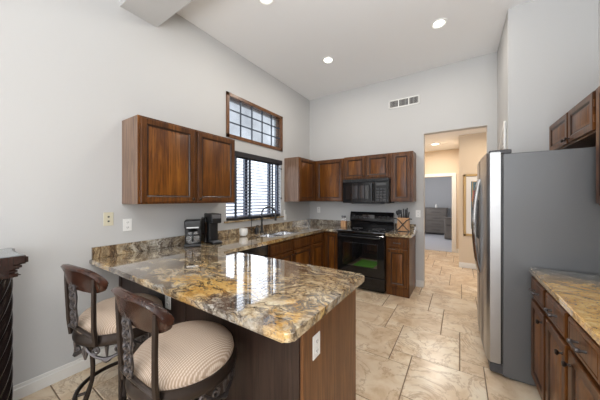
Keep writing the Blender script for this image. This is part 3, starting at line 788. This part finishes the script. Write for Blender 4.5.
# white bracket on the return wall
bm = B(); x = .425
tube(bm, [(x, 3.58, 2.0), (x, 3.58, 2.30)], .013, 6); tube(bm, [(x, 3.58, 2.31), (x, 4.05, 2.03)], .013, 6); tube(bm, [(x, 3.58, 2.22), (x, 3.86, 2.08)], .006, 6); tube(bm, [(x, 3.58, 2.06), (x, 4.05, 2.06)], .006, 6)
o = link('wall_bracket', bm, 'white'); tag(o, 'white wire bracket on the wall above the refrigerator top', 'bracket')

# ------------------------------------------------------------------ outlets
def plate(label, mtx, kind='duplex', m='white', cat='outlet', w=.072, h=.118, parent=None):
    c = mtx @ Vector((0, 0, 0))
    t = thing('wall_outlet' if kind != 'blank' else 'wall_switch', c, label, cat)
    bm = B(); box(bm, -w / 2, w / 2, -h / 2, h / 2, 0, .006, .002, mtx=mtx); link('cover_plate', bm, m, t)
    if kind == 'duplex':
        for s in (-1, 1):
            bm = B(); box(bm, -.016, .016, s * .024 - .013, s * .024 + .013, .006, .008, .003, mtx=mtx); r = link('receptacle', bm, m, t)
            bm = B(); box(bm, -.008, -.005, s * .024 - .004, s * .024 + .007, .008, .0086, mtx=mtx); box(bm, .005, .008, s * .024 - .004, s * .024 + .007, .008, .0086, mtx=mtx); box(bm, -.002, .002, s * .024 - .010, s * .024 - .006, .008, .0086, mtx=mtx)
            link('slots', bm, 'darkgrey', r)
    elif kind == 'jack':
        for s in (-1, 1):
            bm = B(); box(bm, -.007, .007, s * .02 - .007, s * .02 + .007, .006, .009, mtx=mtx); link('jack', bm, 'darkgrey', t)
    return t
plate('almond wall plate with two dark jacks, left of the white outlet', frameM((LX, .88, 1.25), *FX), 'jack', 'almond', w=.075, h=.12)
plate('white duplex outlet on the left wall above the peninsula end', frameM((LX, 1.03, 1.185), *FX), w=.075, h=.115)
plate('white outlet on the brown end panel of the peninsula', frameM((-.615, 1.083, .683), *FX))
plate('white outlet on the peninsula front behind the bar stools', frameM((-1.80, .967, .68), *FB))
plate('white outlet on the back wall left of the stove', frameM((-2.42, BY, 1.21), *FB))
plate('white outlet on the back wall behind the knife block', frameM((-.60 + .03, BY, 1.19), *FB))
plate('white outlet on the left wall behind the black pod coffee maker', frameM((LX, 1.93, 1.20), *FX))
bm = B(); box(bm, LX + .0005, LX + .03, 3.475, 3.53, 1.05, 1.16, .006); box(bm, LX + .003, LX + .022, 3.47, 3.51, 1.16, 1.235, .006)
o = link('plug_in_night_light', bm, 'white'); tag(o, 'white plug-in night light on the wall right of the window sill', 'night light')

# ------------------------------------------------------------------ coffee makers
t = thing('drip_coffee_maker', (-2.47, 1.60, .916), 'short black drip coffee maker with glass carafe', 'coffee maker')
rz = radians(-35); mt = Matrix.Translation((-2.47, 1.60, .916)) @ Matrix.Rotation(rz, 4, 'Z')
def lb(*a, **k_): return box(*a, mtx=mt, **k_)
bm = B(); lb(bm, -.10, .10, -.085, .085, 0, .028, .01, seg=2); lb(bm, -.10, -.035, -.085, .085, .02, .26, .012, seg=2); link('body', bm, 'blackplastic', t)
bm = B(); lb(bm, -.10, .085, -.085, .085, .19, .285, .02, seg=3); link('brew_head', bm, 'blackplastic', t)
bm = B(); lb(bm, .0855, .088, -.06, .06, .20, .212); link('trim_strip', bm, 'steel', t)
c = B(); lathe(c, [(0, .03), (.055, .03), (.068, .05), (.068, .10), (.05, .15), (.048, .165)], (.02, 0, 0), 28); bmesh.ops.transform(c, matrix=mt, verts=c.verts[:]); ca = link('carafe', c, 'glassclear', t)
c = B(); lathe(c, [(0, .035), (.052, .035), (.063, .055), (.063, .09), (0, .09)], (.02, 0, 0), 24); bmesh.ops.transform(c, matrix=mt, verts=c.verts[:]); link('coffee', c, 'black', ca)
c = B(); lathe(c, [(.066, .118), (.070, .124), (.066, .132)], (.02, 0, 0), 24); lathe(c, [(0, .182), (.03, .18), (.052, .168), (.05, .158)], (.02, 0, 0), 24)
tube(c, [(.085, 0, .155), (.125, 0, .15), (.13, 0, .09), (.09, 0, .06)], .009, 8); bmesh.ops.transform(c, matrix=mt, verts=c.verts[:]); link('carafe_handle', c, 'blackplastic', ca)
t = thing('pod_coffee_maker', (-2.43, 1.83, .916), 'tall slim black pod coffee maker right of the drip maker', 'coffee maker')
mt = Matrix.Translation((-2.43, 1.83, .916)) @ Matrix.Rotation(radians(-15), 4, 'Z')
bm = B(); lb(bm, -.13, .02, -.055, .055, 0, .30, .012, seg=2); lb(bm, -.13, .14, -.058, .058, 0, .022, .008, seg=2); link('body', bm, 'blackplastic', t)
bm = B(); lb(bm, -.13, .11, -.058, .058, .235, .345, .014, seg=3); h = link('brew_head', bm, 'blackplastic', t)
bm = B(); lb(bm, .108, .1125, -.05, .05, .29, .335, .002); link('handle_strip', bm, 'greyplastic', h)
bm = B(); lb(bm, .02, .13, -.05, .05, .022, .03, .003); link('drip_tray', bm, 'greyplastic', t)
bm = B(); lb(bm, -.12, -.02, -.095, -.058, .01, .30, .008); link('water_tank', bm, 'blackglass', t)

# salt and pepper on the back counter
t = thing('spice_grinder_set', (-1.60, 3.98, .916), 'two glass grinders in a small wooden holder left of the stove', 'grinder set')
t.location = (-1.78, 4.17, .916); cx, cy = -1.78, 4.17
bm = B(); box(bm, cx - .05, cx + .05, cy - .028, cy + .028, .916, 1.03, .004); link('holder', bm, 'oakblock', t)
for s in (-1, 1):
    bm = B(); lathe(bm, [(0, 0), (.019, 0), (.019, .055), (.012, .065), (.012, .075)], (cx + s * .024, cy, 1.03), 16); g = link('grinder', bm, 'glassclear', t)
    bm = B(); lathe(bm, [(.0, .0), (.018, .0), (.021, .004), (.021, .03), (.016, .038), (0, .04)], (cx + s * .024, cy, 1.09), 16); link('cap', bm, 'greyplastic', g)

# knife block with crossed iron front and utensils
cx, cy = -.755, 4.16
t = thing('knife_block', (cx, cy, .916), 'wooden knife and utensil block with crossed black iron bands', 'knife block')
bm = B(); box(bm, cx - .085, cx + .085, cy - .055, cy + .055, .918, 1.13, .005)
link('block', bm, 'oakblock', t)
bm = B(); yf = cy - .060
for s in (-1, 1):
    tube(bm, [(cx + s * .10, yf, 1.12), (cx + s * .055, yf - .004, 1.09), (cx, yf - .007, 1.025), (cx - s * .055, yf - .004, .96), (cx - s * .095, yf, .925)], .008, 8)
    tube(bm, [(cx + s * .10, yf, 1.12), (cx + s * .135, yf, 1.115)], .008, 8)
box(bm, cx - .095, cx + .095, cy - .066, cy + .06, .9165, .925, .002)
link('iron_bands', bm, 'blackplastic', t)
for i, (dx, h_, wd) in enumerate(((-.02, .13, .011), (.008, .15, .010), (.03, .14, .011), (.052, .12, .010), (.04, .165, .010), (.066, .10, .009))):
    bm = B(); mm = Matrix.Translation((cx + dx, cy - .02 + .015 * (i % 3), 1.125)) @ Matrix.Rotation(radians(-6 + 3 * i), 4, 'Y')
    box(bm, -wd, wd, -.008, .008, 0, h_, .004, seg=2, mtx=mm); o = link('kitchen_knife', bm, 'blackplastic')
    tag(o, 'black-handled knife standing in the wooden block', 'knife', 'black knife handles in the block')
for i, (dx, h_, r) in enumerate(((-.072, .10, .024), (-.05, .12, .028))):
    bm = B(); mm = Matrix.Translation((cx + dx, cy, 1.125)) @ Matrix.Rotation(radians(-14 + 6 * i), 4, 'Y')
    tube(bm, [mm @ Vector((0, 0, 0)), mm @ Vector((0, 0, h_ * .7))], .006, 8)
    c = B(); lathe(c, [(0, -.04), (.6 * r, -.03), (r, 0), (.8 * r, .03), (0, .042)], n=16, sy=.3); me_ = bpy.data.meshes.new('tmp'); bmesh.ops.transform(c, matrix=mm @ Matrix.Translation((0, 0, h_ * .8)), verts=c.verts[:]); c.to_mesh(me_); c.free(); bm.from_mesh(me_); bpy.data.meshes.remove(me_)
    o = link('serving_spoon', bm, 'blackplastic'); tag(o, ('shorter' if i == 0 else 'taller') + ' black kitchen spoon standing left of the knives', 'kitchen spoon', 'black spoons in the block')

# green kitchen mat
bm = B(); box(bm, -1.93, -1.50, 1.82, 2.38, .0005, .012, .004)
o = link('kitchen_mat', bm, 'green'); tag(o, 'green kitchen mat mirrored in the oven door', 'mat')

# ------------------------------------------------------------------ bar stools (local: +y faces the counter)
def spiral(cx_, cz_, r0, turns, sgn, n=22, a0=0):
    return [(cx_ + r0 * (1 - .75 * i / n) * cos(a0 + sgn * turns * 2 * pi * i / n), cz_ + r0 * (1 - .75 * i / n) * sin(a0 + sgn * turns * 2 * pi * i / n)) for i in range(n + 1)]
def make_stool(label):
    t = thing('bar_stool', (0, 0, 0), label, 'bar stool', 'bar stools at the peninsula')
    def lk(name, bm, m, par=None, ang=40): return link(name, bm, m, par or t, ang, local=True)
    bm = B(); R = .232
    lathe(bm, [(0, .632), (R - .02, .632), (R - .002, .642), (R + .003, .66), (R - .002, .685), (R - .022, .710), (R * .7, .738), (R * .35, .750), (0, .753)], n=56); lk('seat_cushion', bm, 'seat')
    bm = B(); lathe(bm, [(.19, .585), (.240, .585), (.247, .595), (.248, .607), (.246, .622), (.243, .630), (.240, .646), (.230, .646), (.19, .625)], n=56); lk('seat_ring', bm, 'bronze')
    bm = B(); lathe(bm, [(0, .52), (.07, .52), (.075, .535), (.16, .56), (.19, .585), (0, .59)], n=32); lk('swivel_plate', bm, 'bronze')
    bm = B(); nseg = 6
    def cyl(path, rr, R_=.232): tube(bm, [(R_ * cos(th0 + u / R_), R_ * sin(th0 + u / R_), z) for u, z in path], rr, 6)
    for k_ in range(nseg):
        th0 = 2 * pi * k_ / nseg + pi / 12; hw = pi / nseg * .232
        cyl([(-hw + 2 * hw * i / 14, .580 - .070 * sin(pi * i / 14) ** .8) for i in range(15)], .0085)
        for sg in (-1, 1):
            cyl(spiral(sg * hw * .50, .556, .024, 1.3, sg, 18, pi / 2), .0065)
            cyl([(sg * hw * .98, .585), (sg * hw * .90, .55), (sg * hw, .505)], [.008, .011, .005])
        cyl([(-.03, .512), (-.012, .503), (0, .500), (.012, .503), (.03, .512)], [.004, .012, .015, .012, .004])
        cyl([(0, .582), (0, .52)], [.012, .006])
    lk('scroll_apron', bm, 'pewter')
    for k_ in range(4):
        th = pi / 4 + pi / 10 + k_ * pi / 2; bm = B()
        for o_ in (-.011, .011):
            pts = []
            for i in range(15):
                s = i / 14; z = .57 * (1 - s) + .008 * s; r = .172 - .020 * sin(pi * min(1, s * 1.4)) + (.03 + (.025 if o_ > 0 else 0)) * max(0, s - .5) * 2
                pts.append((r * cos(th) - o_ * sin(th) * (1 - .3 * s), r * sin(th) + o_ * cos(th) * (1 - .3 * s), z))
            tube(bm, pts, .012, 8)
        lathe(bm, [(0, 0), (.02, 0), (.02, .01), (.012, .022), (0, .024)], (pts[-1][0], pts[-1][1], 0), 14)
        lk('leg', bm, 'bronze')
    bm = B(); tube(bm, [(.235 * cos(a * pi / 24), .235 * sin(a * pi / 24), .22) for a in range(48)], .013, 10, closed=True)
    for k_ in range(4):
        th = pi / 4 + pi / 10 + k_ * pi / 2; tube(bm, [(.165 * cos(th), .165 * sin(th), .22), (.235 * cos(th), .235 * sin(th), .22)], .009, 8)
    lk('foot_ring', bm, 'bronze')
    # back posts
    for s in (-1, 1):
        bm = B(); pts = [(s * .150, -.212, .60), (s * .153, -.222, .70), (s * .160, -.226, .82), (s * .168, -.228, .93), (s * .170, -.228, .985)]
        tube(bm, pts, [.014, .014, .013, .013, .012], 6); lk('back_post', bm, 'bronze')
    bm = B(); tube(bm, [(-.150, -.218, .65), (-.10, -.236, .672), (-.05, -.245, .685), (0, -.248, .690), (.05, -.245, .685), (.10, -.236, .672), (.150, -.218, .65)], .011, 8); lk('back_rail', bm, 'bronze')
    # carved splat : stacked scrolls and leaves
    bm = B(); H0, H1 = .685, .945
    def yb(z): return -.249 - .010 * (z - .685) / .26
    for i in range(5):
        zc = H0 + .028 + i * .052
        for sg in (-1, 1):
            sp = spiral(sg * .014, zc, .021, 1.2, sg, 14, -pi / 2)
            tube(bm, [(x, yb(z) - .004, z) for x, z in sp], .0062, 6)
            tube(bm, [(0, yb(zc - .02), zc - .022), (sg * .018, yb(zc) - .004, zc - .004), (sg * .030, yb(zc + .02), zc + .022)], [.007, .010, .003], 6)
        lathe(bm, [(0, -.012), (.009, -.006), (.010, .004), (0, .012)], (0, yb(zc) - .01, zc), 8)
    tube(bm, [(0, yb(H0), H0 - .003), (0, yb(.8), .8), (0, yb(H1), H1 + .02)], [.010, .008, .010], 8)
    for sg in (-1, 1): tube(bm, [(sg * .012, yb(.70), .69), (sg * .034, yb(.74), .74), (sg * .022, yb(.80), .80), (sg * .036, yb(.87), .87), (sg * .02, yb(.94), .95)], .0065, 6)
    lk('carved_splat', bm, 'pewter')
    # crest rail : curved board with rolled ends
    bm = B(); N = 26; rows = []
    for i in range(N + 1):
        s = sin(pi / 2 * (-1 + 2 * i / N)); x = .214 * s; yc = -.258 + .062 * s * s
        e = max(0, 1 - abs(s) ** 6)
        hh = .069 * sqrt(max(0.01, 1 - abs(s) ** 5)) ; zc = .948 + .034 * (1 - s * s) 
        tilt = .022
        ring = []
        for (du, dv) in ((-.010, -1), (.010, -1), (.015, -.5), (.015, .5), (.020, .82), (.012, 1.0), (-.012, 1.03), (-.024, .88), (-.014, .62), (-.014, -.5)):
            ring.append(bm.verts.new((x, yc + du - tilt * dv * .6 * hh / .069, zc + hh * dv)))
        rows.append(ring)
    m_ = len(rows[0])
    for a_, b_ in zip(rows, rows[1:]):
        for j in range(m_): bm.faces.new((a_[j], a_[(j + 1) % m_], b_[(j + 1) % m_], b_[j]))
    bm.faces.new(rows[0]); bm.faces.new(rows[-1][::-1])
    cr = lk('crest_rail', bm, 'crest', ang=60)
    bm = B(); tube(bm, [(.214 * s, -.258 + .062 * s * s - .020, .948 + .034 * (1 - s * s) + .069 * sqrt(max(.01, 1 - abs(s) ** 5)) * .78) for s in [-.97 + 1.94 * i / 24 for i in range(25)]], .0045, 6); lk('crest_bead', bm, 'bronze', cr)
    return t
st = make_stool('nearest round-seated bar stool, cream seat fully in view, at the peninsula')
st2 = copy_tree(st)
st.location = (-1.155, .708, 0)
st2.location = (-1.885, .708, 0); st2.rotation_euler = (0, 0, radians(6)); st2['label'] = 'bar stool nearer the left wall, its seat partly hidden behind the other backrest'

# ------------------------------------------------------------------ rope-twist pedestal at the left edge
px, py = -2.33, .118
t = thing('pedestal_stand', (px, py, 0), 'dark rope-twist pedestal with grey marble top against the left wall', 'pedestal')
bm = B(); n = 144; rings = []
for i in range(161):
    z = .08 + i / 160 * .90
    ring = []
    for j in range(n):
        a = 2 * pi * j / n; tw = a * 12 - z * 57
        r = .152 + .014 * abs(sin(tw / 2))
        ring.append(bm.verts.new((px + r * cos(a), py + r * sin(a), z)))
    rings.append(ring)
for a_, b_ in zip(rings, rings[1:]):
    for j in range(n): bm.faces.new((a_[j], a_[(j + 1) % n], b_[(j + 1) % n], b_[j]))
bm.faces.new(rings[0][::-1]); bm.faces.new(rings[-1]); link('twisted_column', bm, mat('pedestal_lacquer', (.018, .012, .011), .16, .2), t, ang=180)
def scal(h_, c_):  # square with concave sides and soft corners
    out = []
    for k_ in range(4):
        a = k_ * pi / 2
        for i in range(-6, 6):
            s = i / 6; d_ = h_ - c_ * (1 - s ** 2) * 1.0
            x, y = d_, s * h_ * .97; out.append((px + x * cos(a) - y * sin(a), py + x * sin(a) + y * cos(a)))
    return out
bm = B()
for h_, z0, z1 in ((.176, .975, .995), (.165, .995, 1.02), (.180, 1.02, 1.05), (.202, 1.05, 1.098)): prism(bm, scal(h_, .022), z0, z1, bev=.008)
link('top_moulding', bm, 'darkmahog', t)
bm = B(); prism(bm, scal(.19, .022), 1.094, 1.103, bev=.003); link('marble_inset', bm, 'marble', t)
bm = B()
for h_, z0, z1 in ((.20, 0, .04), (.18, .04, .08)): prism(bm, scal(h_, .01), z0, z1, bev=.006)
link('plinth', bm, 'darkmahog', t)

# ------------------------------------------------------------------ hallway picture and bedroom furniture
t = thing('framed_picture', (.38, 6.11, .67), 'gold-framed picture with wide white mat on the hallway wall', 'framed picture')
x0, x1, z0, z1, y = .061, .70, .67, 1.94, 6.112
bm = B()
for a in ((x0, x0 + .045, z0, z1), (x1 - .045, x1, z0, z1), (x0, x1, z0, z0 + .045), (x0, x1, z1 - .045, z1)): box(bm, a[0], a[1], y - .03, y - .001, a[2], a[3], .006)
link('frame', bm, 'gold', t)
bm = B(); box(bm, x0 + .04, x1 - .04, y - .012, y - .004, z0 + .04, z1 - .04); link('mat_board', bm, 'mattboard', t)
pm = mat('picture_print', (.05, .09, .11), .4); kk = NT(pm); nn = kk.noise(kk.obj((1, 1, 1.6)), 5, 3)
dd_ = kk.n('ShaderNodeVectorMath', _operation='DISTANCE'); kk.l(kk.obj((1, 1, .35)), dd_.inputs[0]); dd_.inputs[1].default_value = (.29, 6.1, .50)
kk.color(kk.mix(kk.ramp(kk.math('ADD', dd_.outputs['Value'], kk.math('MULTIPLY', nn.outputs[0], .12)), [(.13, 1), (.15, 0)]), kk.ramp(nn.outputs[0], [(.4, (.012, .035, .05)), (.6, (.05, .12, .16))]), (.42, .03, .06)))
bm = B(); box(bm, x0 + .13, x1 - .13, y - .016, y - .011, z0 + .15, z1 - .15); link('print', bm, pm, t)
bm = B(); 
for a in ((x0 + .15, x0 + .162, z0 + .15, z1 - .15), (x1 - .162, x1 - .15, z0 + .15, z1 - .15), (x0 + .15, x1 - .15, z0 + .15, z0 + .162), (x0 + .15, x1 - .15, z1 - .162, z1 - .15)): box(bm, a[0], a[1], y - .018, y - .011, a[2], a[3])
link('fillet', bm, 'gold', t)
t = thing('dresser', (-1.1, 11.3, 0), 'wide grey-brown dresser against the bedroom wall', 'dresser')
bm = B(); box(bm, -1.9, -.42, 11.12, 11.55, .06, 1.06, .01); box(bm, -1.93, -.39, 11.09, 11.56, 1.04, 1.075, .006); link('body', bm, 'dresser', t)
for i in range(4):
    for a in (-1.87, -1.15):
        bm = B(); flat_front(bm, frameM((a, 11.12, .09 + i * .235), *FB), .70, .22); d = link('drawer', bm, 'dresser', t)
        bm = B(); tube(bm, [(a + .2, 11.085, .2 + i * .235), (a + .5, 11.085, .2 + i * .235)], .008, 6); link('handle', bm, 'pewter', d)
t = thing('nightstand_chest', (-.21, 9.95, 0), 'smaller grey-brown chest standing in front of the dresser', 'chest of drawers')
bm = B(); box(bm, -.46, .05, 9.95, 10.4, .03, .75, .01); box(bm, -.48, .07, 9.93, 10.41, .74, .775, .006); link('body', bm, 'dresser', t)
for i in range(3):
    bm = B(); flat_front(bm, frameM((-.44, 9.95, .07 + i * .225), *FB), .47, .21); d = link('drawer', bm, 'dresser', t); knob(d, frameM((-.44, 9.95, .07 + i * .225), *FB), .235, .105)
bm = B(); lathe(bm, [(0, 0), (.04, 0), (.05, .05), (.03, .12), (.02, .14), (0, .14)], (-.8, 11.3, 1.076), 16)
o = link('white_vase', bm, 'white'); tag(o, 'small white vase on the bedroom dresser', 'vase')
